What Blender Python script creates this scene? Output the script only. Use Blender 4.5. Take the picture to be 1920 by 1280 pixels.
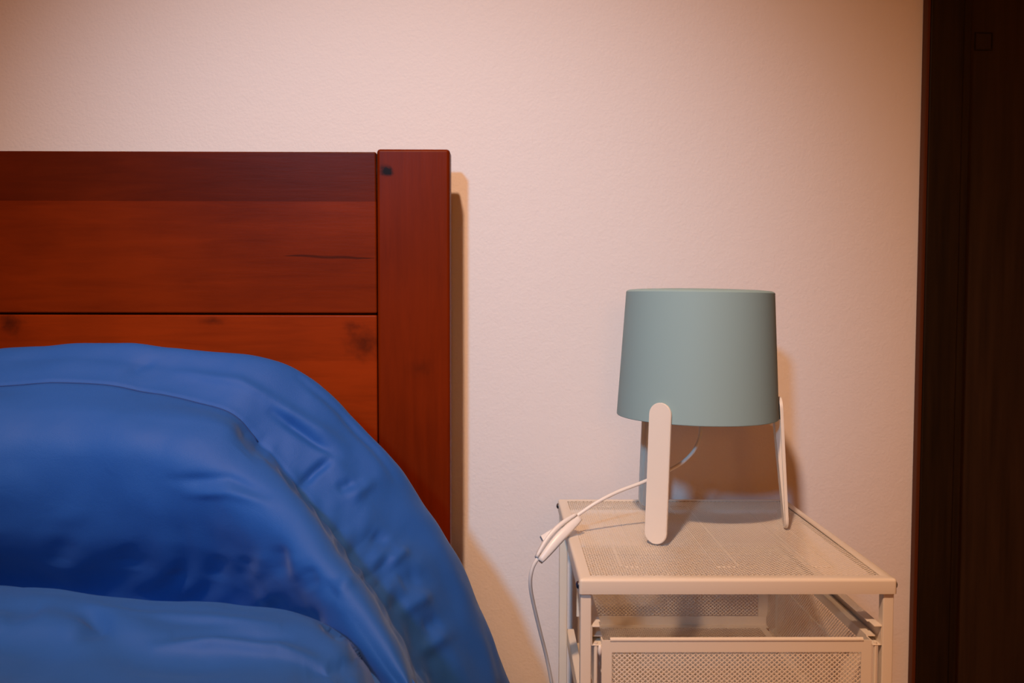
import bpy, bmesh, math, random
import numpy as np
from mathutils import Vector, Matrix, noise

scene = bpy.context.scene
for o in list(bpy.data.objects):
    bpy.data.objects.remove(o)
C = scene.collection
random.seed(4)

# ------------------------------------------------------------------ camera
FPX, CAMZ = 1692.0, 0.8275
YAW, PIT, ROL = 0.0080, 0.0472, 0.0017
_F = np.array([math.sin(YAW)*math.cos(PIT), math.cos(YAW)*math.cos(PIT), -math.sin(PIT)])
_R0 = np.array([math.cos(YAW), -math.sin(YAW), 0.0])
_U0 = np.cross(_R0, _F)
_R = math.cos(ROL)*_R0 + math.sin(ROL)*_U0
_U = -math.sin(ROL)*_R0 + math.cos(ROL)*_U0
cd = bpy.data.cameras.new('camera')
cam = bpy.data.objects.new('camera', cd)
C.objects.link(cam)
cam.matrix_world = Matrix(((_R[0], _U[0], -_F[0], 0), (_R[1], _U[1], -_F[1], 0),
                           (_R[2], _U[2], -_F[2], CAMZ), (0, 0, 0, 1)))
cd.sensor_width = 36.0
cd.lens = FPX/1920*36.0
cd.clip_start = 0.02
cd.dof.use_dof = True
cd.dof.focus_distance = 1.03
cd.dof.aperture_fstop = 8.0
scene.camera = cam

def ray(px, py):
    return _F + _R*(px-960)/FPX - _U*(py-640)/FPX
def P(px, py, Y):            # point seen at a pixel, standing at world depth Y
    r = ray(px, py); t = Y/r[1]
    return Vector((r[0]*t, Y, CAMZ+r[2]*t))
def G(px, py, z):            # point seen at a pixel on the level z
    r = ray(px, py); t = (z-CAMZ)/r[2]
    return Vector((r[0]*t, r[1]*t, z))

# ------------------------------------------------------------------ world, lights, exposure
w = bpy.data.worlds.new('world'); scene.world = w
w.use_nodes = True
w.node_tree.nodes['Background'].inputs[0].default_value = (1.0, 0.8, 0.65, 1)
w.node_tree.nodes['Background'].inputs[1].default_value = 0.02
scene.view_settings.view_transform = 'Standard'
scene.view_settings.look = 'None'
scene.view_settings.gamma = 1.0
scene.view_settings.use_curve_mapping = False
scene.view_settings.exposure = 0.0

def spot(name, loc, target, energy, color, size, angle, blend):
    ld = bpy.data.lights.new(name, 'SPOT')
    ld.energy = energy; ld.color = color; ld.shadow_soft_size = size
    ld.spot_size = math.radians(angle); ld.spot_blend = blend
    o = bpy.data.objects.new(name, ld); C.objects.link(o)
    o.location = loc
    o.rotation_euler = (Vector(target)-Vector(loc)).to_track_quat('-Z', 'Y').to_euler()
    return o
# warm directed ceiling lamp over the bed, an amber fill light added behind the camera to lift the shadows, a cooler lamp to the left of it
B_LOC, A_LOC = (-0.32, -0.30, 2.28), (-0.73, -1.47, 1.86)
spot('warm_ceiling_light', B_LOC, (-0.03, 1.24, 0.25), 160, (1.0, 0.61, 0.375), 0.05, 58.5, 1.0)
gl = bpy.data.lights.new('warm_fill_light', 'POINT')
gl.energy = 23; gl.color = (1.0, 0.38, 0.05); gl.shadow_soft_size = 0.22
go = bpy.data.objects.new('warm_fill_light', gl); C.objects.link(go); go.location = (0.10, -2.1, 1.20)
spot('cool_light', A_LOC, (-0.13, 1.24, 0.80), 156, (0.17, 0.61, 1.0), 0.09, 28.5, 1.0)

# ------------------------------------------------------------------ helpers
def mesh_obj(name, verts, faces, mat, parent=None, smooth=False):
    me = bpy.data.meshes.new(name)
    me.from_pydata([tuple(v) for v in verts], [], [tuple(f) for f in faces])
    me.update()
    return link(name, me, mat, parent, smooth)
def link(name, me, mat, parent=None, smooth=False):
    if mat and not me.materials:
        me.materials.append(mat)
    if smooth:
        me.polygons.foreach_set('use_smooth', [True]*len(me.polygons))
    o = bpy.data.objects.new(name, me); C.objects.link(o)
    if parent: o.parent = parent
    return o
def empty(name, loc=(0, 0, 0)):
    o = bpy.data.objects.new(name, None); C.objects.link(o)
    o.empty_display_size = 0.05; o.location = loc
    bpy.context.view_layer.update()
    return o
def keep(o, parent):         # parent without moving
    o.parent = parent
    o.matrix_parent_inverse = Matrix.Translation(-Vector(parent.location))
    return o
def tag(o, label, cat, group=None):
    o['label'] = label; o['category'] = cat
    if group: o['group'] = group
def struct(o, label=None):
    o['kind'] = 'structure'
    if label: o['label'] = label
    return o

class MB:
    def __init__(s): s.v = []; s.f = []
    def add(s, vs, fs):
        n = len(s.v); s.v += [tuple(v) for v in vs]; s.f += [tuple(i+n for i in f) for f in fs]
    def box(s, x0, x1, y0, y1, z0, z1):
        s.add([(x0,y0,z0),(x1,y0,z0),(x1,y1,z0),(x0,y1,z0),(x0,y0,z1),(x1,y0,z1),(x1,y1,z1),(x0,y1,z1)],
              [(0,3,2,1),(4,5,6,7),(0,1,5,4),(1,2,6,5),(2,3,7,6),(3,0,4,7)])
        return s
    def build(s, name, mat, parent=None, smooth=False, bevel=0, seg=3):
        o = mesh_obj(name, s.v, s.f, mat, None, smooth)
        if bevel:
            bm = bmesh.new(); bm.from_mesh(o.data)
            bmesh.ops.bevel(bm, geom=list(bm.edges), offset=bevel, segments=seg, affect='EDGES', profile=0.5)
            bmesh.ops.recalc_face_normals(bm, faces=bm.faces)
            bm.to_mesh(o.data); bm.free()
            for p in o.data.polygons: p.use_smooth = True
            m = o.modifiers.new('weighted_normals', 'WEIGHTED_NORMAL'); m.keep_sharp = True
        if parent: keep(o, parent)
        return o

def catmull(pts, n):
    p = np.array([tuple(q) for q in pts], float)
    p = np.vstack([2*p[0]-p[1], p, 2*p[-1]-p[-2]])
    out = []
    for i in range(1, len(p)-2):
        for k in range(n):
            t = k/n
            out.append(0.5*((2*p[i]) + (-p[i-1]+p[i+1])*t + (2*p[i-1]-5*p[i]+4*p[i+1]-p[i+2])*t*t
                            + (-p[i-1]+3*p[i]-3*p[i+1]+p[i+2])*t**3))
    out.append(p[-2])
    return [Vector(q) for q in out]
def tube(mb, pts, r, sides=10, closed=False, flat=1.0):
    n = len(pts); rings = []
    up = None
    for i in range(n):
        a = pts[(i-1) % n] if closed or i > 0 else pts[i]
        b = pts[(i+1) % n] if closed or i < n-1 else pts[i]
        t = (Vector(b)-Vector(a)).normalized()
        if up is None:
            up = Vector((0, 0, 1)) if abs(t.z) < .9 else Vector((1, 0, 0))
        up = (up - t*up.dot(t)).normalized()
        s = t.cross(up)
        rr = r[i] if isinstance(r, (list, tuple)) else r
        rings.append([Vector(pts[i]) + s*math.cos(2*math.pi*k/sides)*rr + up*math.sin(2*math.pi*k/sides)*rr*flat for k in range(sides)])
    vs = [v for ring in rings for v in ring]; fs = []
    m = n if closed else n-1
    for i in range(m):
        j = (i+1) % n
        for k in range(sides):
            k2 = (k+1) % sides
            fs.append((i*sides+k, i*sides+k2, j*sides+k2, j*sides+k))
    if not closed:
        fs.append(tuple(range(sides))[::-1]); fs.append(tuple((n-1)*sides+k for k in range(sides)))
    mb.add(vs, fs)
def lathe(profile, seg=96, cap_top=False):
    vs = []; fs = []
    for r, z in profile:
        for k in range(seg):
            a = 2*math.pi*k/seg
            vs.append((r*math.cos(a), r*math.sin(a), z))
    for i in range(len(profile)-1):
        for k in range(seg):
            k2 = (k+1) % seg
            fs.append((i*seg+k, i*seg+k2, (i+1)*seg+k2, (i+1)*seg+k))
    return vs, fs

# ------------------------------------------------------------------ materials
def mat(name, color, rough=0.5, **kw):
    m = bpy.data.materials.new(name); m.use_nodes = True
    b = m.node_tree.nodes['Principled BSDF']
    b.inputs['Base Color'].default_value = (*color, 1); b.inputs['Roughness'].default_value = rough
    for k, v in kw.items():
        b.inputs[k.replace('_', ' ')].default_value = v
    return m
class N:
    def __init__(s, m): s.t = m.node_tree; s.b = s.t.nodes['Principled BSDF']
    def new(s, typ, **kw):
        n = s.t.nodes.new(typ)
        for k, v in kw.items(): setattr(n, k, v)
        return n
    def l(s, a, b): s.t.links.new(a, b)
    def coords(s, scale=(1, 1, 1), loc=(0, 0, 0)):
        tc = s.new('ShaderNodeTexCoord'); mp = s.new('ShaderNodeMapping')
        mp.inputs['Scale'].default_value = scale; mp.inputs['Location'].default_value = loc
        s.l(tc.outputs['Object'], mp.inputs['Vector']); return mp.outputs[0]
    def noise(s, vec, scale, detail=4, rough=.55, dist=0):
        n = s.new('ShaderNodeTexNoise'); n.inputs['Scale'].default_value = scale
        n.inputs['Detail'].default_value = detail; n.inputs['Roughness'].default_value = rough
        n.inputs['Distortion'].default_value = dist
        s.l(vec, n.inputs['Vector']); return n.outputs[0]
    def ramp(s, fac, stops):
        r = s.new('ShaderNodeValToRGB')
        while len(r.color_ramp.elements) < len(stops): r.color_ramp.elements.new(.5)
        for e, (p, c) in zip(r.color_ramp.elements, stops):
            e.position = p; e.color = (*c, 1) if len(c) == 3 else c
        s.l(fac, r.inputs[0]); return r.outputs[0]
    def mix(s, fac, a, b, mode='MIX'):
        n = s.new('ShaderNodeMix', data_type='RGBA', blend_type=mode)
        if isinstance(fac, float): n.inputs[0].default_value = fac
        else: s.l(fac, n.inputs[0])
        for i, x in ((6, a), (7, b)):
            if isinstance(x, tuple): n.inputs[i].default_value = (*x, 1)
            else: s.l(x, n.inputs[i])
        return n.outputs[2]
    def math(s, op, a, b=None, c=None):
        n = s.new('ShaderNodeMath', operation=op)
        for i, x in enumerate((a, b, c)):
            if x is None: continue
            if isinstance(x, (int, float)): n.inputs[i].default_value = x
            else: s.l(x, n.inputs[i])
        return n.outputs[0]
    def bump(s, h, strength, dist=0.001):
        b = s.new('ShaderNodeBump'); b.inputs['Strength'].default_value = strength
        b.inputs['Distance'].default_value = dist
        s.l(h, b.inputs['Height']); s.l(b.outputs[0], s.b.inputs['Normal'])

m_wall = mat('painted_wall', (0.81, 0.74, 0.715), 0.62)
n = N(m_wall); v = n.coords()
n.bump(n.math('ADD', n.noise(v, 260, 3), n.math('MULTIPLY', n.noise(v, 60, 2), .8)), 0.35, 0.0012)
m_ceil = mat('ceiling_paint', (0.82, 0.74, 0.62), 0.8)
m_wall2 = mat('cream_wall_paint', (0.78, 0.60, 0.42), 0.7)
m_floor = mat('floor_wood', (0.22, 0.11, 0.05), 0.4)
n = N(m_floor)
n.l(n.ramp(n.noise(n.coords((1, 12, 1)), 5, 5), [(.3, (.24, .10, .035)), (.7, (.38, .18, .07))]), n.b.inputs['Base Color'])

def wood(name, axis, knots=(), crack=None, bands=(), tint=(1, 1, 1), dark=(.095, .0095, .0008), light=(.185, .0195, .0012)):
    m = mat(name, light, 0.33, Coat_Weight=0.0, Specular_IOR_Level=0.06)
    n = N(m)
    sc = (2.2, 6, 22) if axis == 'x' else (26, 6, 2.0)
    tc = n.new('ShaderNodeTexCoord')
    vec = tc.outputs['Object']
    sep = n.new('ShaderNodeSeparateXYZ'); n.l(vec, sep.inputs[0])
    # knots bend the grain and darken the wood
    kmask = None
    for kx, kz, rx, rz, s in knots:
        dx = n.math('DIVIDE', n.math('SUBTRACT', sep.outputs[0], kx), rx)
        dz = n.math('DIVIDE', n.math('SUBTRACT', sep.outputs[2], kz), rz)
        wob = n.math('MULTIPLY', n.math('SUBTRACT', n.noise(vec, 90, 3), .5), 1.3)
        d = n.math('ADD', n.math('SQRT', n.math('ADD', n.math('MULTIPLY', dx, dx), n.math('MULTIPLY', dz, dz))), wob)
        k = n.math('MULTIPLY', n.math('SUBTRACT', 1.0, n.math('SMOOTH_MIN', d, 1.0, .3)), s)
        k = n.math('MAXIMUM', k, 0.0)
        kmask = k if kmask is None else n.math('ADD', kmask, k)
    mp = n.new('ShaderNodeMapping'); mp.inputs['Scale'].default_value = sc
    n.l(vec, mp.inputs['Vector'])
    g1 = n.noise(mp.outputs[0], 3.0, 6, .62, .6)
    g2 = n.noise(mp.outputs[0], 14.0, 4, .6, .3)
    g3 = n.noise(vec, 5.5, 3, .5)
    f = n.math('ADD', n.math('MULTIPLY', g1, .42), n.math('ADD', n.math('MULTIPLY', g2, .08), n.math('MULTIPLY', g3, .50)))
    col = n.ramp(f, [(.28, dark), (.60, light), (.85, tuple(min(1, c*1.25) for c in light))])
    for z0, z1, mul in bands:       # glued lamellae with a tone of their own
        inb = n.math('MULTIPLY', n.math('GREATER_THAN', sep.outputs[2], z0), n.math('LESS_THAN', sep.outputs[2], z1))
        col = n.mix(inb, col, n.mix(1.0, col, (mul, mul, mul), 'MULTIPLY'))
    if kmask is not None:
        col = n.mix(n.math('MINIMUM', kmask, 1.0), col, (.012, .004, .002))
    if crack:
        x0, x1, zc = crack
        u = n.math('DIVIDE', n.math('SUBTRACT', sep.outputs[0], x0), x1-x0)
        bow = n.math('MULTIPLY', n.math('SUBTRACT', n.noise(vec, 25, 2), .5), .004)
        dz = n.math('ABSOLUTE', n.math('ADD', n.math('ADD', n.math('SUBTRACT', sep.outputs[2], zc), n.math('MULTIPLY', u, .003)), bow))
        wd = n.math('MULTIPLY', n.math('MULTIPLY', u, n.math('SUBTRACT', 1.0, u)), .009)
        k = n.math('MULTIPLY', n.math('LESS_THAN', dz, wd), n.math('SUBTRACT', 1.0, n.math('DIVIDE', dz, .003)))
        k = n.math('MULTIPLY', n.math('MAXIMUM', k, 0.0), n.math('MULTIPLY', n.math('GREATER_THAN', u, 0.0), n.math('LESS_THAN', u, 1.0)))
        col = n.mix(n.math('MULTIPLY', k, .8), col, (.03, .006, .002))
    n.l(col, n.b.inputs['Base Color'])
    n.bump(g2, 0.12, 0.0006)
    return m

m_dark = mat('dark_stained_wood', (.02, .008, .003), 0.5, Specular_IOR_Level=0.15)
n = N(m_dark)
n.l(n.ramp(n.noise(n.coords((30, 6, 1.5)), 4, 5), [(.3, (.010, .005, .002)), (.7, (.022, .0105, .004))]), n.b.inputs['Base Color'])
m_door = mat('dark_door', (.018, .009, .006), 0.5, Specular_IOR_Level=0.2)
n = N(m_door)
n.l(n.ramp(n.noise(n.coords((24, 6, 1.2)), 4, 5), [(.3, (.020, .010, .006)), (.7, (.036, .018, .010))]), n.b.inputs['Base Color'])

m_white = mat('white_powder_coat', (0.80, 0.72, 0.615), 0.38)
n = N(m_white); n.bump(n.noise(n.coords(), 900, 2), 0.05, 0.0003)
m_plastic = mat('white_plastic', (0.82, 0.78, 0.74), 0.35)
m_leg = mat('white_lacquered_steel', (0.82, 0.755, 0.675), 0.42)
m_bolt = mat('steel_bolt', (0.30, 0.29, 0.29), 0.25, Metallic=1.0)
m_shade = mat('turquoise_lacquer', (0.285, 0.432, 0.452), 0.62, Specular_IOR_Level=0.35)
n = N(m_shade); n.bump(n.noise(n.coords(), 700, 2), 0.06, 0.0003)
m_fabric = mat('blue_satin_cotton', (0.014, 0.092, 0.37), 0.60, Specular_IOR_Level=0.3, Sheen_Weight=0.18, Sheen_Roughness=0.4)
m_fabric.node_tree.nodes['Principled BSDF'].inputs['Sheen Tint'].default_value = (.45, .62, 1, 1)
n = N(m_fabric); v = n.coords()
n.bump(n.math('ADD', n.noise(v, 1500, 2), n.math('MULTIPLY', n.noise(n.coords((1, 1, 1)), 35, 4, .55, .8), 2.2)), 0.22, 0.0016)
m_matt = mat('mattress_ticking', (0.62, 0.60, 0.57), 0.8)

# ------------------------------------------------------------------ room
WY = 1.245                                   # face of the wall behind the bed
XL, XR, YF, ZC = -2.3, 1.75, -2.9, 2.5
DX0 = P(1716, 640, WY).x                     # where the dark door casing starts
DW0, DW1, DH = DX0+0.035, DX0+0.035+0.86, 2.05
struct(MB().box(XL-.1, XR+.1, YF-.1, WY+.45, -.1, 0).build('floor', m_floor))
struct(MB().box(XL-.1, XR+.1, YF-.1, WY+.45, ZC, ZC+.1).build('ceiling', m_ceil))
wb = MB()
wb.box(XL, DW0, WY, WY+.12, 0, ZC)
wb.box(DW0, DW1, WY, WY+.12, DH, ZC)
wb.box(DW1, XR, WY, WY+.12, 0, ZC)
struct(wb.build('wall_back', m_wall), 'pale plastered wall behind the bed and the side table')
struct(MB().box(XL-.1, XL, YF, WY+.12, 0, ZC).build('wall_left', m_wall2))
struct(MB().box(XR, XR+.1, YF, WY+.12, 0, ZC).build('wall_right', m_wall2))
struct(MB().box(XL-.1, XR+.1, YF-.1, YF, 0, ZC).build('wall_front', m_wall2))
# door casing: flat board with a stepped inner moulding, jamb lining, door leaf
CT = 0.013
tr = struct(empty('trim_1', (DX0, WY, 0)), 'dark brown wooden casing around the door')
m_edge = mat('reddish_wood_edge', (.085, .020, .005), 0.5, Specular_IOR_Level=0.2)
MB().box(DX0, DX0+.0052, WY-CT-.0004, WY-.0003, 0, DH+.05).build('casing_edge', m_edge, tr, bevel=.0012)
cb = MB().box(DX0+.0055, DX0+.052, WY-CT, WY-.0003, 0, DH+.05).build('casing_board', m_dark, tr, bevel=.0025)
cb2 = MB().box(DX0+.0523, DX0+.064, WY-CT+.005, WY+.0, 0, DH+.03).build('casing_moulding', m_dark, tr, bevel=.0015)
MB().box(DX0, DW1+.05, WY-CT, WY-.0003, DH+.0503, DH+.10).build('casing_head', m_dark, tr, bevel=.0025)
dr = struct(empty('door_1', (DW0, WY+.04, 0)), 'dark brown door leaf at the right of the wall')
MB().box(DW0+.003, DW1-.003, WY+.030, WY+.070, .006, DH-.003).build('door_leaf', m_door, dr, bevel=.0015)
MB().box(DW0+.0005, DW0+.0027, WY+.001, WY+.115, 0, DH-.001).build('jamb_lining', m_dark, dr)
sp = P(1845, 77, WY+.029)
sq = MB()
for a, b, c, d in ((-.011, .011, .011, .0125), (-.011, .011, -.0125, -.011), (-.0125, -.011, -.0125, .0125), (.011, .0125, -.0125, .0125)):
    sq.box(sp.x+a, sp.x+b, WY+.0285, WY+.0305, sp.z+c, sp.z+d)
sq.build('square_plate_rim', m_dark, dr)

# ------------------------------------------------------------------ bed
PY0 = 1.16                                  # front face of the headboard post
px_r = P(844, 640, PY0).x
px_l = P(708, 640, PY0).x
z_top = P(776, 279, PY0).z
z_pl = P(350, 284, PY0+.008).z
z_gr = P(350, 588.5, PY0+.008).z
kz = P(722, 320, PY0)
kp = P(676, 640, PY0); kp2 = P(12, 605, PY0); kp3 = P(395, 602, PY0); kp4 = P(790, 690, PY0)
c0 = P(528, 479, PY0); c1 = P(704, 484, PY0)
zb = P(350, 376, PY0).z; zb2 = P(350, 677, PY0).z
m_post = wood('stained_pine_post', 'z', [(kz.x+.001, kz.z, .0105, .0080, 2.2), (kp4.x, kp4.z, .02, .012, .35)],
              dark=(.090, .0085, .0006), light=(.165, .016, .0010))
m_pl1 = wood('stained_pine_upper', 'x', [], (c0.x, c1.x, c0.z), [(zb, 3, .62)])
m_pl2 = wood('stained_pine_lower', 'x', [(kp.x+.004, kp.z-.002, .030, .026, .62), (kp.x-.014, kp.z+.020, .012, .008, .5), (kp2.x, kp2.z, .02, .02, .7), (kp3.x, kp3.z, .02, .007, .55)],
             None, [(zb2-1, zb2, 1.12)], dark=(.13, .013, .001), light=(.25, .027, .0020))
BW = 1.52
bed = empty('bed_frame', (px_r-BW/2, PY0, 0))
tag(bed, 'reddish brown stained pine bed with a plank headboard and square posts', 'bed')
pw = px_r-px_l
MB().box(px_l, px_r, PY0, PY0+.034, 0, z_top).build('post', m_post, bed, bevel=.0042)
MB().box(px_r-BW, px_r-BW+pw, PY0, PY0+.034, 0, z_top).build('post', m_post, bed, bevel=.0042)
xl, xr_ = px_r-BW+pw+.0006, px_l-.0014
gap = .0011
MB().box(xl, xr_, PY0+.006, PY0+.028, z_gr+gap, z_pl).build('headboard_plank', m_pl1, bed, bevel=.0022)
hz = z_pl-z_gr
MB().box(xl, xr_, PY0+.006, PY0+.028, z_gr-hz-.03, z_gr-gap).build('headboard_plank', m_pl2, bed, bevel=.0022)
MB().box(xl, xr_, PY0+.006, PY0+.028, z_gr-2*hz-.06, z_gr-hz-.03-2*gap).build('headboard_plank', m_pl1, bed, bevel=.0022)
MB().box(xl-.02, xr_+.02, PY0+.0285, PY0+.0335, z_gr-.012, z_gr+.012).build('backing_strip', m_post, bed)
MB().box(px_r-.06, px_r-.032, -.85, PY0-.0005, .22, .38).build('side_rail', m_pl1, bed, bevel=.003)
MB().box(px_r-BW+.032, px_r-BW+.06, -.85, PY0-.0005, .22, .38).build('side_rail', m_pl1, bed, bevel=.003)
mt = MB().box(px_r-BW+.065, px_r-.066, -.83, PY0-.02, .24, .455).build('mattress', m_matt, None, bevel=.03, seg=4)
tag(mt, 'pale mattress lying on the bed under the blue comforter', 'mattress')

# ------------------------------------------------------------------ comforter
S = 0.948
net = {   # rows from the outer border over the pillow to the foot; px, py, depth
 2: [(-120,656,1.06),(150,646,1.07),(330,651,1.07),(480,668,1.07),(570,700,1.075),(660,778,1.075),(738,866,1.07),(796,955,1.065),(848,1040,1.06),(903,1155,1.055),(958,1287,1.05),(990,1450,1.04)],
 3: [(-120,682,1.03),(150,676,1.04),(330,688,1.04),(455,712,1.035),(540,754,1.035),(620,838,1.025),(690,930,1.01),(740,1010,1),(785,1085,0.985),(838,1185,0.975),(888,1290,0.965),(930,1450,0.95)],
 4: [(-120,722,1),(150,716,1.01),(320,738,1.01),(440,776,1.003),(503,840,1),(562,907,0.985),(622,987,0.96),(672,1064,0.94),(717,1140,0.922),(762,1220,0.91),(797,1295,0.9),(835,1450,0.885)],
 5: [(-120,770,0.962),(150,770,0.962),(310,785,0.96),(418,803,0.962),(484,856,0.948),(546,918,0.918),(606,997,0.883),(656,1073,0.852),(702,1148,0.822),(748,1227,0.792),(784,1300,0.766),(815,1450,0.735)],
 6: [(-120,860,0.935),(150,860,0.935),(300,870,0.93),(390,895,0.925),(440,940,0.91),(505,988,0.887),(568,1050,0.855),(622,1110,0.83),(675,1177,0.804),(723,1250,0.778),(758,1315,0.755),(780,1450,0.725)],
 7: [(-120,990,0.95),(150,1000,0.95),(290,1010,0.946),(370,1020,0.947),(430,1040,0.936),(490,1075,0.915),(550,1115,0.887),(600,1150,0.858),(652,1198,0.82),(697,1257,0.795),(731,1320,0.768),(751,1450,0.733)],
 8: [(-120,1115,1.01),(150,1135,1.01),(290,1148,1.005),(370,1155,1),(440,1162,0.985),(510,1170,0.965),(572,1185,0.935),(627,1208,0.9),(667,1232,0.86),(692,1268,0.807),(716,1325,0.778),(731,1460,0.745)],
 9: [(-120,1092,0.83),(150,1108,0.825),(290,1121,0.82),(370,1127,0.815),(440,1133,0.81),(510,1142,0.805),(570,1157,0.795),(620,1183,0.785),(655,1215,0.77),(680,1260,0.745),(701,1325,0.715),(715,1460,0.645)],
 10: [(-120,1150,0.75),(150,1165,0.745),(290,1180,0.74),(370,1185,0.74),(430,1190,0.74),(490,1198,0.737),(540,1210,0.735),(590,1230,0.73),(625,1250,0.72),(650,1284,0.71),(670,1335,0.69),(685,1460,0.635)],
 11: [(-120,1262,0.665),(150,1274,0.66),(290,1285,0.66),(365,1290,0.66),(420,1292,0.66),(470,1296,0.66),(515,1302,0.66),(555,1314,0.66),(590,1325,0.657),(615,1348,0.652),(635,1385,0.645),(650,1470,0.615)],
}
grid = []
for r in range(2, 12):
    row = [P(a, b, d*S) for a, b, d in net[r]]
    grid.append(row)
nc = len(grid[0])
def lerp(a, b, t): return a*(1-t)+b*t
# hanging border behind / outside the crest
r1 = []; r0 = []
for i, p in enumerate(grid[0]):
    t = min(1, max(0, (i-3)/4))
    r1.append(p + Vector((lerp(0, .018, t), lerp(.035, .022, t), lerp(-.045, -.10, t))))
    r0.append(p + Vector((lerp(0, -.004, t), lerp(.030, .010, t), lerp(-.15, -.20, t))))
grid = [r0, r1]+grid
# towards the foot of the bed
last = grid[-1]
grid.append([Vector((p.x-.02, .40-.01*i, .615-.004*i)) for i, p in enumerate(last)])
grid.append([Vector((p.x-.03, -.15-.01*i, .60-.004*i)) for i, p in enumerate(last)])
grid.append([Vector((p.x-.03, -.72-.005*i, .585-.004*i)) for i, p in enumerate(last)])
nr = len(grid)
# extra columns: far left, and two towards the foot along the bed's side
for r, row in enumerate(grid):
    a = row[0]
    row.insert(0, Vector((a.x-.28, a.y, a.z-.004)))
    row.insert(0, Vector((a.x-.66, a.y+.0, a.z-.03)))
    e = row[-1]
    k = r/(nr-1)
    row.append(Vector((e.x+lerp(.0, -.02, k), min(e.y-.22, e.y-.35*(1-k)-.03), lerp(e.z, .57, .3) if r > 1 else e.z)))
    f_ = row[-1]
    row.append(Vector((f_.x+lerp(.02, 0, k), -.76, lerp(f_.z, .56, .5) if r > 1 else f_.z-.02)))
A = np.array([[tuple(p) for p in row] for row in grid])      # nr x ncol x 3
def cr_up(a, n):             # Catmull-Rom upsample along axis 0
    p = np.concatenate([2*a[:1]-a[1:2], a, 2*a[-1:]-a[-2:-1]])
    out = []
    for i in range(1, len(p)-2):
        for k in range(n):
            t = k/n
            out.append(0.5*((2*p[i]) + (-p[i-1]+p[i+1])*t + (2*p[i-1]-5*p[i]+4*p[i+1]-p[i+2])*t*t
                            + (-p[i-1]+3*p[i]-3*p[i+1]+p[i+2])*t**3))
    out.append(p[-2])
    return np.array(out)
SUB = 24
B = cr_up(A, SUB)
B = np.swapaxes(cr_up(np.swapaxes(B, 0, 1), SUB), 0, 1)
RR = np.linspace(0, nr-1, B.shape[0])[:, None] * np.ones((1, B.shape[1]))
CC = np.linspace(0, A.shape[1]-1, B.shape[1])[None, :] * np.ones((B.shape[0], 1))
du = np.gradient(B, axis=0); dv = np.gradient(B, axis=1)
NN = np.cross(du, dv); NN /= np.linalg.norm(NN, axis=2, keepdims=True)+1e-9
if NN[6*SUB, 4*SUB].dot(np.array([0, -1, .5])) < 0: NN = -NN
# folds
flat = B.reshape(-1, 3)
def nz(scale, off, stretch=(1, 1, 1)):
    return np.array([noise.noise(Vector((p[0]*scale*stretch[0]+off, p[1]*scale*stretch[1], p[2]*scale*stretch[2]))) for p in flat]).reshape(B.shape[:2])
n1 = nz(7, 3.1); n2 = nz(18, 9.7); n3 = nz(40, 5.5)
arc = np.cumsum(np.concatenate([np.zeros((B.shape[0], 1)), np.linalg.norm(np.diff(B, axis=1), axis=2)], axis=1), axis=1)
def gauss(x, s): return np.exp(-(x/s)**2)
right = 1/(1+np.exp(-(CC-6.0)*2.0))          # the side of the bed, away from the taut top
disp = .006*n1 + .003*n2 + .0007*n3
# stitched seam
disp += -.0016*gauss(RR-4, .06)
# gathers along the seam and across the border
ph = 2*np.pi*(arc/.085 + 1.6*n1 + .35*(RR-4))
disp += right*.0035*gauss(RR-3.7, .75)*np.maximum(np.sin(ph), -.4)*(.5+n2)
ph2 = 2*np.pi*(arc/.032 + .9*n1 - .25*(RR-4))
disp += right*.0010*gauss(RR-4.2, .55)*np.sin(ph2)
# gathers running into the deep crease under the pillow
ph3 = 2*np.pi*(arc/.060 + 1.4*n1 + .25*(RR-8))
disp += .0012*gauss(RR-7.2, .6)*np.sin(ph3)*(.45+1.4*n2)
# long soft folds lying along the border and on the lower bulge
disp += .0016*np.sin(2*np.pi*(RR*1.1+1.8*n1+.25*CC))*(.4+n2)*gauss(RR-2.9, .9)*(.35+right)
disp += .0030*np.sin(2*np.pi*(RR*1.0+1.9*n1+.10*CC))*(.5+n2)*gauss(RR-10.3, 1.1)
# single folds, each laid on the cloth where the photograph shows it: path, height, half-width
vec = B - np.array([0, 0, CAMZ])
zz = vec@_F
PXX = 960+FPX*(vec@_R)/zz; PYY = 640-FPX*(vec@_U)/zz
facing = ((NN*vec).sum(2) < 0) & (zz > .2)
def fold(path, amp, wid, rows=(1.5, 12)):
    global disp
    best = np.full(PXX.shape, 1e9); along = np.zeros(PXX.shape)
    seg = [math.hypot(b[0]-a[0], b[1]-a[1]) for a, b in zip(path, path[1:])]
    tot = sum(seg); acc = 0
    for (a, b), L in zip(zip(path, path[1:]), seg):
        ux, uy = (b[0]-a[0])/L, (b[1]-a[1])/L
        t = np.clip((PXX-a[0])*ux+(PYY-a[1])*uy, 0, L)
        d = np.hypot(PXX-a[0]-ux*t, PYY-a[1]-uy*t)
        m = d < best
        best[m] = d[m]; along[m] = ((acc+t)/tot)[m]
        acc += L
    taper = .25+.75*np.clip(np.minimum(along, 1-along)*3.5, 0, 1)
    k = facing & (RR > rows[0]) & (RR < rows[1])
    disp = disp + np.where(k, amp*taper*np.exp(-(best/wid)**2), 0)
BORD, BULG, LOW = (1.6, 4.05), (3.9, 8.0), (8.2, 12)
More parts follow.
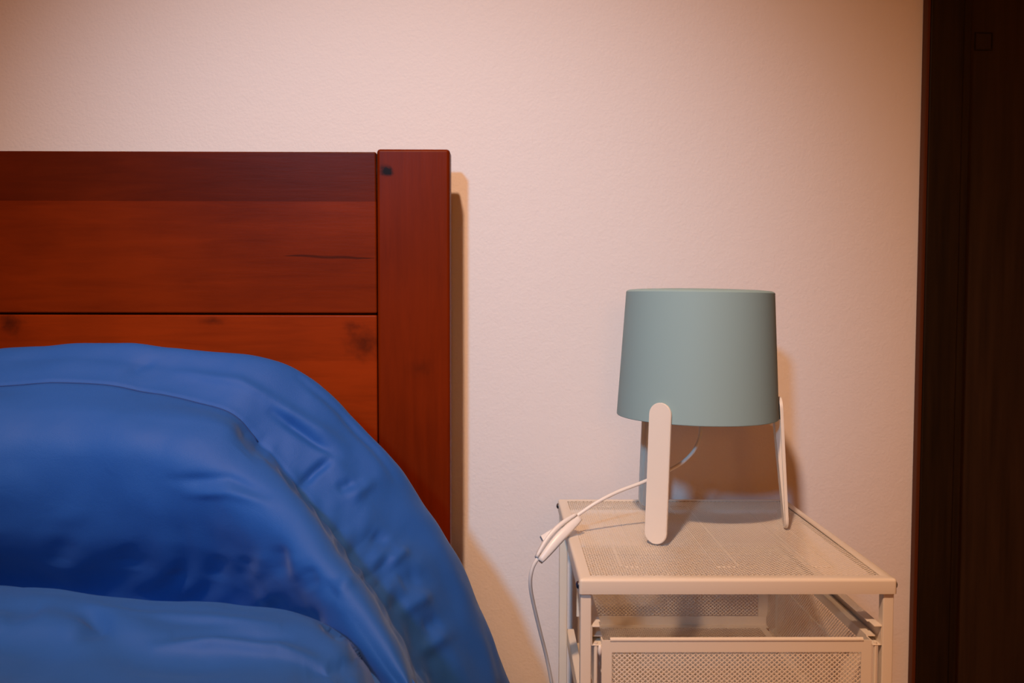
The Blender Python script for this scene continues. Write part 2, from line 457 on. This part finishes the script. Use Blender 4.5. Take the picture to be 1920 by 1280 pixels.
for path, amp, wid, rows in (
    ([(448, 790), (474, 828), (506, 850)], -.0050, 20, (3, 5.2)),
    ([(512, 772), (548, 797), (590, 825), (634, 852)], -.0060, 9, BORD),
    ([(500, 752), (560, 780), (645, 832)], .0040, 12, BORD),
    ([(622, 858), (592, 880), (566, 906)], -.0060, 8, BORD),
    ([(560, 705), (640, 772), (700, 838), (742, 900)], -.0035, 7, BORD),
    ([(330, 692), (450, 716), (540, 762)], .0028, 10, BORD),
    ([(240, 700), (262, 682), (292, 672)], -.0025, 9, BORD),
    ([(655, 935), (705, 897)], .0040, 12, BORD), ([(632, 915), (668, 900)], -.0040, 10, BORD),
    ([(728, 1062), (762, 1026)], .0045, 13, BORD), ([(745, 1095), (785, 1078)], -.0045, 20, BORD),
    ([(700, 1000), (728, 1018)], -.0035, 16, BORD),
    ([(748, 1150), (806, 1112)], .0042, 14, BORD), ([(790, 1180), (826, 1160)], -.0040, 18, BORD),
    ([(785, 1226), (838, 1188)], .0042, 15, BORD),
    ([(760, 930), (830, 1040), (890, 1160), (930, 1270)], .0030, 16, BORD),
    ([(318, 899), (430, 897), (500, 928)], -.0030, 10, BULG), ([(350, 922), (430, 924), (498, 944)], .0030, 9, BULG),
    ([(524, 1020), (526, 1085)], -.0050, 15, (5, 7.35)), ([(462, 1040), (456, 1090)], -.0045, 17, (5, 7.35)),
    ([(578, 1060), (592, 1105)], -.0050, 15, (5, 7.35)), ([(494, 1030), (490, 1085)], .0030, 14, (5, 7.35)),
    ([(552, 1035), (560, 1090)], .0030, 13, (5, 7.35)), ([(412, 1040), (404, 1090)], -.0040, 20, (5, 7.35)),
    ([(632, 1118), (658, 1080)], .0040, 13, (5, 7.35)), ([(604, 1090), (640, 1122)], -.0035, 13, (5, 7.35)),
    ([(128, 1010), (108, 1075)], -.0035, 26, (5, 7.35)), ([(230, 1020), (250, 1080)], -.0035, 24, (5, 7.35)), ([(330, 1030), (322, 1090)], .0028, 22, (5, 7.35)),
    ([(165, 1135), (260, 1153), (400, 1158), (520, 1168)], .0038, 9, LOW), ([(152, 1148), (190, 1175), (140, 1208)], -.0050, 16, LOW),
    ([(290, 1210), (400, 1204), (520, 1212), (610, 1238)], .0050, 10, LOW), ([(330, 1190), (450, 1188), (540, 1195)], -.0035, 9, LOW),
    ([(575, 1258), (630, 1248), (672, 1246)], -.0050, 18, LOW), ([(600, 1168), (642, 1202)], -.0040, 8, LOW),
    ([(655, 1200), (680, 1240)], -.0030, 10, LOW),
    ([(0, 1165), (60, 1150), (80, 1130)], -.0045, 14, LOW)):
    fold(path, amp*(.7 if rows == (5, 7.35) else 1), wid, rows)
V = B + NN*disp[..., None]
R_, C_ = V.shape[:2]
idx = np.arange(R_*C_).reshape(R_, C_)
faces = np.stack([idx[:-1, :-1], idx[:-1, 1:], idx[1:, 1:], idx[1:, :-1]], -1).reshape(-1, 4)
if np.cross(du, dv)[6*SUB, 4*SUB].dot(np.array([0, -1, .5])) > 0: faces = faces[:, ::-1]
cf = mesh_obj('comforter', V.reshape(-1, 3).tolist(), faces.tolist(), m_fabric, None, True)
sm = cf.modifiers.new('thickness', 'SOLIDIFY'); sm.thickness = .012; sm.offset = -1
sm_pts = [Vector(V[4*SUB, c])+Vector(NN[4*SUB, c])*.0002 for c in range(SUB//2, int(5.9*SUB), 3)]
mbs = MB(); tube(mbs, sm_pts, .0011, 6, False, .7)
so = mbs.build('stitched_seam', mat('dark_blue_thread', (.008, .045, .20), 0.8), None, True)
so.parent = cf
tag(cf, 'puffy royal blue comforter with a stitched border heaped over the bed', 'comforter')

# ------------------------------------------------------------------ side table (mesh drawer unit)
TX0, TX1, TY0, TY1, TZ = .0701, .3701, .8347, 1.1747, .565
tb = empty('drawer_unit', ((TX0+TX1)/2, (TY0+TY1)/2, 0))
tag(tb, 'white perforated metal drawer unit used as a bedside table', 'side table')

def ring_sweep(prof, x0, x1, y0, y1, rad, seg=5):
    """closed profile (outward offset, z) swept round a rounded rectangle"""
    path = []
    for cx, cy, a0 in ((x1-rad, y1-rad, 0), (x0+rad, y1-rad, 90), (x0+rad, y0+rad, 180), (x1-rad, y0+rad, 270)):
        for k in range(seg+1):
            a = math.radians(a0+90*k/seg); path.append((cx, cy, math.cos(a), math.sin(a)))
    n = len(path); m = len(prof); vs = []; fs = []
    for cx, cy, ca, sa in path:
        # inner offsets use a square mitre so that the ring keeps its width
        for u, z in prof:
            rr = rad+u
            if rr >= 0: vs.append((cx+ca*rr, cy+sa*rr, z))
            else:
                sx = 1 if cx > (x0+x1)/2 else -1; sy = 1 if cy > (y0+y1)/2 else -1
                vs.append((cx+sx*rr, cy+sy*rr, z))
    for i in range(n):
        j = (i+1) % n
        for k in range(m):
            k2 = (k+1) % m
            fs.append((i*m+k, j*m+k, j*m+k2, i*m+k2))
    return vs, fs

FWD = .0115                                   # width of the frame's top flange
prof = [(-FWD, 0)] + [(-.003+.003*math.sin(math.radians(a)), -.003+.003*math.cos(math.radians(a))) for a in (0, 22, 45, 68, 90)] \
     + [(0, -.0145), (-.0014, -.0145), (-.0014, -.0035), (-.003, -.0014), (-FWD, -.0014)]
vs, fs = ring_sweep([(u, TZ+z) for u, z in prof], TX0, TX1, TY0, TY1, .003)
o = mesh_obj('top_frame', vs, fs, m_white); o.data.polygons.foreach_set('use_smooth', [True]*len(o.data.polygons))
o.modifiers.new('weighted_normals', 'WEIGHTED_NORMAL'); keep(o, tb)

CWX, CWY, HOLE, MTH = .0050, .0046, .62, .00025
def expanded(w, h, fn):
    """expanded-metal lattice on a w x h sheet; fn maps (u, v, lift) to a point"""
    ni = int(w/CWX); nj = int(h/(CWY/2))
    cw = w/(ni+.5); ch = 2*h/(nj+1)
    i, j = np.meshgrid(np.arange(ni), np.arange(nj), indexing='ij')
    cx = ((i+.5)*cw + (j % 2)*cw/2).ravel(); cy = ((j+1)*ch/2).ravel()
    quad = []
    for k, l in ((1, .0), (HOLE, -MTH)):
        for ax, ay in ((1, 0), (0, 1), (-1, 0), (0, -1)):
            quad.append(fn(cx+ax*cw/2*k, cy+ay*ch/2*k, np.full_like(cx, l)))
    V = np.stack(quad, 1)                    # n x 8 x 3
    n = V.shape[0]
    base = (np.arange(n)*8)[:, None, None]
    f = np.array([[0, 1, 5, 4], [1, 2, 6, 5], [2, 3, 7, 6], [3, 0, 4, 7]])[None]
    return V.reshape(-1, 3), (base+f).reshape(-1, 4)
def sheet(name, w, h, fn, parent, material=None):
    V, F = expanded(w, h, fn)
    me = bpy.data.meshes.new(name)
    me.vertices.add(len(V)); me.vertices.foreach_set('co', V.ravel())
    me.loops.add(F.size); me.loops.foreach_set('vertex_index', F.ravel().astype(np.int32))
    me.polygons.add(len(F)); me.polygons.foreach_set('loop_start', np.arange(0, F.size, 4, dtype=np.int32))
    me.polygons.foreach_set('loop_total', np.full(len(F), 4, dtype=np.int32))
    me.update(calc_edges=True)
    o = link(name, me, material or m_white); o['kind'] = 'stuff'
    keep(o, parent); return o
def st(*a): return np.stack(np.broadcast_arrays(*a), -1).astype(float)

ix0, ix1, iy0, iy1 = TX0+FWD-.0015, TX1-FWD+.0015, TY0+FWD-.0015, TY1-FWD+.0015
sheet('mesh_top', ix1-ix0, iy1-iy0, lambda u, v, l: st(ix0+u, iy0+v, TZ-.0009+l), tb)
for k in (-1, 0, 1):                          # pressed ribs, long rounded loops
    cx = (TX0+TX1)/2 + k*.094; hw = .0108; y0 = TY0+.040; y1 = TY1-.040; pts = []
    for (qx, qy, a0) in ((cx+hw-.004, y1-.004, 0), (cx-hw+.004, y1-.004, 90), (cx-hw+.004, y0+.004, 180), (cx+hw-.004, y0+.004, 270)):
        for s in range(5):
            a = math.radians(a0+22.5*s); pts.append(Vector((qx+.004*math.cos(a), qy+.004*math.sin(a), TZ-.0007)))
    mb = MB(); tube(mb, pts, .00055, 6, True, .6); mb.build('pressed_rib', m_white, tb, True)

LW = .0105
for sx in (0, 1):
    for sy in (0, 1):
        x = TX0+.0016 if sx == 0 else TX1-.0016-LW
        y = TY0+.0030 if sy == 0 else TY1-.0016-LW
        MB().box(x, x+LW, y, y+LW, 0.0, TZ-.0016).build('leg', m_white, tb, bevel=.0012, seg=2)
        # dome bolt on the outer side of the frame
        prf = [(.0040*math.sin(math.radians(a)), .0026*math.cos(math.radians(a))) for a in (2, 25, 50, 75, 90)]
        bv, bf = lathe(prf, 20)
        s = -1 if sx == 0 else 1
        bx = TX0 if sx == 0 else TX1
        by = y+LW/2-.001
        bv = [(bx+s*zz, by+xx, TZ-.0075+yy*s) for xx, yy, zz in bv]
        mesh_obj('bolt', bv, bf, m_bolt, None, True); keep(bpy.context.scene.collection.objects[-1], tb)

# drawers hang on C-shaped rails
RZ = P(1380, 1196.5, TY0+.004).z              # top of the uppermost drawer's rim
DXL, DXR = P(1128, 1230, TY0+.002).x, P(1634, 1230, TY0+.002).x
DY0, DY1 = TY0+.002, TY1-.018
DH_ = .104; PITCH = .1265
LEV = 4
RAILIN = .0128
def rail(side, z, parent):
    lx = TX0+.0016+LW if side < 0 else TX1-.0016-LW
    s = 1 if side < 0 else -1
    y0, y1 = TY0+.004, TY1-.004
    mb = MB()
    def bx(a, b, z0, z1, ya=y0, yb=y1): mb.box(min(lx+s*a, lx+s*b), max(lx+s*a, lx+s*b), ya, yb, z0, z1)
    bx(.0000, .0010, z-.0110, z+.0085)                     # web
    bx(.0010, .0095, z+.0075, z+.0085, y0+.012)            # upper flange
    bx(.0010, .0098, z-.0110, z-.0100)                     # lower flange
    bx(.0088, .0098, z-.0100, z-.0075, y0+.02)             # lip
    bx(.0010, .0080, z+.0072, z+.0086, y0-.001, y0+.012)   # front stop
    return mb.build('drawer_rail', m_white, parent, bevel=.0003, seg=1)
TAP = .006                                    # baskets narrow slightly towards the bottom
def dpt(side, y, z):                          # x of a drawer side at depth below the rim
    t = (RZ-z)/DH_*TAP
    return DXL+t if side < 0 else DXR-t
dr0 = MB()
zt, zbm = RZ, RZ-DH_
# rim: front bead and band, side strips, side bands, back band
dr0.box(DXL, DXR, DY0, DY0+.0012, zt-.0125, zt-.001)
dr0.box(DXL, DXL+.0098, DY0, DY0+.0012, zbm, zt-.0125)
dr0.box(DXR-.0098, DXR, DY0, DY0+.0012, zbm, zt-.0125)
dr0.box(DXL+.0098, DXR-.0098, DY0, DY0+.0012, zbm, zbm+.012)
tube(dr0, [Vector((DXL+.008, DY0+.0012, zt-.0006)), Vector((DXR-.008, DY0+.0012, zt-.0006))], .0021, 10)
for s, x in ((1, DXL), (-1, DXR)):
    a, b = sorted((x, x+s*.0012))
    dr0.box(a, b, DY0+.0012, DY1, zt-.0100, zt-.001)        # upper band along the side
    a, b = sorted((x-s*.0075, x+s*.0012))
    dr0.box(a, b, DY0+.010, DY1, zt-.0010, zt+.0002)        # flange that slides in the rail
    a, b = sorted((x+s*.0010, x+s*.0022))
    dr0.box(a, b, DY0+.0012, DY1, zt-.0375, zt-.0362)       # fold line along the side
    tube(dr0, [Vector((x-s*.0052, DY0+.004, zbm+.0)), Vector((x-s*.0052, DY0+.004, zt-.004))], .0018, 8)
    a, b = sorted((x+s*(TAP+.0040), x+s*(TAP+.012)))
    dr0.box(a, b, DY0+.0013, DY1-.0121, zbm, zbm+.0012)           # floor flange
    a, b = sorted((x+s*TAP, x+s*(TAP+.0042)))
    yy = DY0+.0012                                          # slotted joint between side and floor
    k = 0
    while yy < DY1-.020:
        wtab = .0042 if k % 3 == 0 else .0013
        dr0.box(a, b, yy, yy+wtab, zbm, zbm+.0011)
        yy += wtab+.0036; k += 1
    dr0.box(a, b, DY1-.0118, DY1-.0013, zbm-.0002, zbm+.0009)
dr0.box(DXL, DXR, DY1-.0012, DY1, zt-.010, zt-.001)
dr0.box(DXL+TAP, DXR-TAP, DY1-.0012, DY1, zbm, zbm+.012)
dr0.box(DXL+TAP, DXR-TAP, DY1-.012, DY1-.0012, zbm, zbm+.0012)
for x in (DXL+.002, DXR-.0165):
    dr0.box(x, x+.0145, DY1-.0012, DY1, zbm+.0121, zt-.0101)
frame_mesh = None
def drawer(z_off, first):
    global frame_mesh
    if first is None:
        d = dr0.build('drawer', m_white, tb)
        d.location.z = 0
        mw = DXR-DXL-.0190; mh = DH_-.0230
        sheet('mesh_front', mw, mh, lambda u, v, l: st(DXL+.0095+u, DY0+.0010-l, zbm+.0112+v), tb)
        sheet('mesh_back', DXR-DXL-.022, DH_-.021, lambda u, v, l: st(DXL+.011+u, DY1-.0008-l, zbm+.0115+v), tb)
        sheet('mesh_floor', DXR-DXL-2*TAP-.010, DY1-DY0-.003, lambda u, v, l: st(DXL+TAP+.005+u, DY0+.0015+v, zbm+.0006+l), tb)
        for sd in (-1, 1):
            sheet('mesh_side', DY1-DY0-.003, DH_-.010,
                  lambda u, v, l, sd=sd: st((DXL if sd < 0 else DXR)+(-sd)*((.094-v)/.094*TAP+.0005+l), DY0+.0015+u, zbm+v), tb)
        bp = MB()
        bv = [(.0030*math.cos(a)*math.cos(b)*.7, .0030*math.sin(a)*math.cos(b), .0055*math.sin(b))
              for b in np.linspace(-1.5, 1.5, 8) for a in np.linspace(0, 2*math.pi, 13)[:-1]]
        bf = [(i*12+k, i*12+(k+1) % 12, (i+1)*12+(k+1) % 12, (i+1)*12+k) for i in range(7) for k in range(12)]
        bp.add([(DXL-.0015+x, DY0+.002+y, zt-.011+z) for x, y, z in bv], bf)
        bo = bp.build('bumper', m_plastic, tb, True)
        kids = [c for c in tb.children if c.name.split('.')[0] in ('mesh_front', 'mesh_back', 'mesh_floor', 'mesh_side', 'bumper')]
        for c in kids:
            c.parent = d; c.matrix_parent_inverse = Matrix.Identity(4)
        return d
    d = first.copy(); C.objects.link(d); d.location.z = z_off
    for ch in first.children:
        c = ch.copy(); C.objects.link(c); c.parent = d
    return d
d0 = drawer(0, None)
for L in range(LEV):
    if L: drawer(-L*PITCH, d0)
    for sd in (-1, 1):
        rail(sd, RZ-L*PITCH+.004, tb)

# ------------------------------------------------------------------ table lamp
f1 = G(1224, 1016, TZ); f2 = G(1476, 991, TZ); f3 = G(1207, 944, TZ)
cen = (f1+f2+f3)/3
LC = Vector((P(1314, 700, 1.035).x-.004, 1.037, 0))
RF = .1005
lamp = empty('table_lamp', (LC.x, LC.y, TZ))
tag(lamp, 'small table lamp with a turquoise drum shade on three white legs', 'lamp')
z_b = P(1313, 800, LC.y-.0925).z
z_t = P(1319, 545, LC.y-.084).z
RB, RT = .0917, .0836
tilt = Matrix.Translation((LC.x, LC.y, z_b)) @ Matrix.Rotation(math.radians(.75), 4, 'Y') @ Matrix.Translation((0, 0, -z_b))
prof = [(RB-.0016, z_b+.0004), (RB-.0004, z_b), (RB, z_b+.0006), (RT, z_t-.0012), (RT-.0010, z_t), (RT-.004, z_t+.0012),
        (RT*.8, z_t+.0022), (RT*.5, z_t+.0030), (RT*.2, z_t+.0033), (.0001, z_t+.0034),
        (.0002, z_t+.0018), (RT*.8, z_t+.0005), (RT-.0030, z_t-.003), (RB-.0016, z_b+.0004)]
vs, fs = lathe(prof, 128)
vs = [tilt @ Vector(q) for q in vs]
sh = mesh_obj('lamp_shade', vs, fs, m_shade, None, True); keep(sh, lamp)
sh.data.set_sharp_from_angle(angle=math.radians(35))
# holder inside the shade
vs, fs = lathe([(.0001, z_b+.030), (.017, z_b+.030), (.019, z_b+.034), (.019, z_b+.075), (.014, z_b+.080), (.0001, z_b+.080)], 32)
keep(mesh_obj('bulb_holder', [(x+LC.x, y+LC.y, z) for x, y, z in vs], fs, m_plastic, None, True), lamp)

def lamp_leg(ang, top_z):
    rad = Vector((math.cos(ang), math.sin(ang), 0)); tan = Vector((-math.sin(ang), math.cos(ang), 0))
    t_top = (top_z-z_b)/(z_t-z_b)
    r_top = RB+(RT-RB)*t_top+.0006
    hw, th = .0128, .0045
    z_foot = TZ+.0003
    a = Vector((LC.x, LC.y, z_foot))+rad*RF
    b = Vector((LC.x, LC.y, top_z))+rad*r_top
    ax = (b-a); L = ax.length; ax.normalize()
    nrm = tan.cross(ax).normalized()
    if nrm.dot(rad) < 0: nrm = -nrm
    out = []
    K = 16
    for k in range(K+1):
        g = math.pi+math.pi*k/K; out.append((hw*math.cos(g), hw+hw*math.sin(g)))
    for k in range(K+1):
        g = math.pi*k/K; out.append((hw*math.cos(g), L-hw+hw*math.sin(g)))
    bm = bmesh.new()
    def slab(outline, back, front):
        k0 = [bm.verts.new(a+tan*u+ax*v+nrm*back(v)) for u, v in outline]
        k1 = [bm.verts.new(a+tan*u+ax*v+nrm*front) for u, v in outline]
        bm.faces.new(k0[::-1]); bm.faces.new(k1)
        for i in range(len(k0)):
            j = (i+1) % len(k0)
            bm.faces.new((k0[i], k0[j], k1[j], k1[i]))
    th = .0034
    slab(out, lambda v: 0.0, th)
    vs_ = (z_b-z_foot)/(top_z-z_foot)*L-.0012      # the thicker lower part carries the shade
    low = [(u*.74, v) for u, v in out[:K+1]] + [(hw*.74, vs_), (-hw*.74, vs_)]
    slab(low, lambda v: -(.0004+.0058*v/vs_), .0)
    bmesh.ops.recalc_face_normals(bm, faces=bm.faces)
    rim = [e for e in bm.edges if len(e.link_faces) == 2 and e.calc_face_angle(0) > 1.0]
    bmesh.ops.bevel(bm, geom=rim, offset=.0006, segments=2, affect='EDGES')
    me = bpy.data.meshes.new('leg'); bm.to_mesh(me); bm.free()
    o = link('leg', me, m_leg, None, True); me.set_sharp_from_angle(angle=math.radians(40))
    keep(o, lamp)
zl = P(1242, 756, LC.y-.08).z
def ang(p): return math.atan2(p.y-LC.y, p.x-LC.x)
for a in (math.radians(234), math.radians(352), math.radians(114)):
    lamp_leg(a, zl)

# cord with an inline switch
cy = 1.005
cord = [Vector((LC.x, LC.y, z_b+.032)), P(1314, 800, 1.035), P(1306, 836, 1.03), P(1285, 862, 1.025), P(1255, 881, 1.02), P(1207, 903, 1.012),
        P(1160, 921, 1.006), P(1120, 941, 1.000), P(1088, 962, .996), P(1076, 971, .994)]
mb = MB(); tube(mb, catmull(cord, 8), .0021, 10)
mb.build('cord', m_plastic, lamp, True)
cord2 = [P(1016, 1038, .972), P(1009, 1046, .97), P(1000, 1061, .97), P(995, 1080, .972), P(995, 1103, .978), P(1001, 1135, .99), P(1013, 1185, 1.01),
         P(1025, 1233, 1.03), P(1035, 1285, 1.045), P(1042, 1340, 1.06), Vector((.058, 1.09, .22)), Vector((.055, 1.13, .05)), Vector((.045, 1.17, .006)), Vector((-.02, 1.188, .003))]
mb = MB(); tube(mb, catmull(cord2, 8), .0021, 10)
mb.build('cord', m_plastic, lamp, True)
p0 = P(1082, 967, .995); p1 = P(1008, 1047, .970)
ax = (p1-p0); L = ax.length; ax.normalize()
view = Vector(ray(1045, 1007)).normalized()
upv = ax.cross(view).normalized()             # across the switch, up-left in view
if upv.z < 0: upv = -upv
wv = ax.cross(upv).normalized()
def shell(lo, hi, half, bow):
    vs = []; fs = []; K = 22; M = 16
    for i in range(K+1):
        t = i/K
        s = (math.sin(math.pi*(0.13+0.74*t)))**.55
        l_, h_ = lo*s, hi*s
        c = p0+ax*(L*t)+upv*bow*math.sin(math.pi*t)
        for k in range(M):
            a = 2*math.pi*k/M
            ca, sa = math.cos(a), math.sin(a)
            q = abs(ca)**.55*math.copysign(1, ca); p_ = abs(sa)**.55*math.copysign(1, sa)
            vs.append(c+upv*((l_+h_)/2+(h_-l_)/2*p_)+wv*half*s*q)
    for i in range(K):
        for k in range(M):
            k2 = (k+1) % M
            fs.append((i*M+k, i*M+k2, (i+1)*M+k2, (i+1)*M+k))
    fs.append(tuple(range(M))[::-1]); fs.append(tuple(K*M+k for k in range(M)))
    return vs, fs
sw = MB()
v_, f_ = shell(.0004, .0064, .0085, .0040); sw.add(v_, f_)
v_, f_ = shell(-.0118, -.0002, .0085, .0040); sw.add(v_, f_)
swo = sw.build('switch', m_plastic, lamp, True)
rk = MB()
c = p0+ax*(L*.60)+upv*.0085
for q in [0]:
    a_, b_ = c-ax*.010, c+ax*.0085
    rk.add([a_-wv*.004, a_+wv*.004, b_+wv*.004, b_-wv*.004,
            a_-wv*.004+upv*.0012, a_+wv*.004+upv*.0012, b_+wv*.004+upv*.0058-ax*.002, b_-wv*.004+upv*.0058-ax*.002],
           [(0, 3, 2, 1), (4, 5, 6, 7), (0, 1, 5, 4), (1, 2, 6, 5), (2, 3, 7, 6), (3, 0, 4, 7)])
ro = rk.build('rocker', m_plastic)
ro.parent = swo
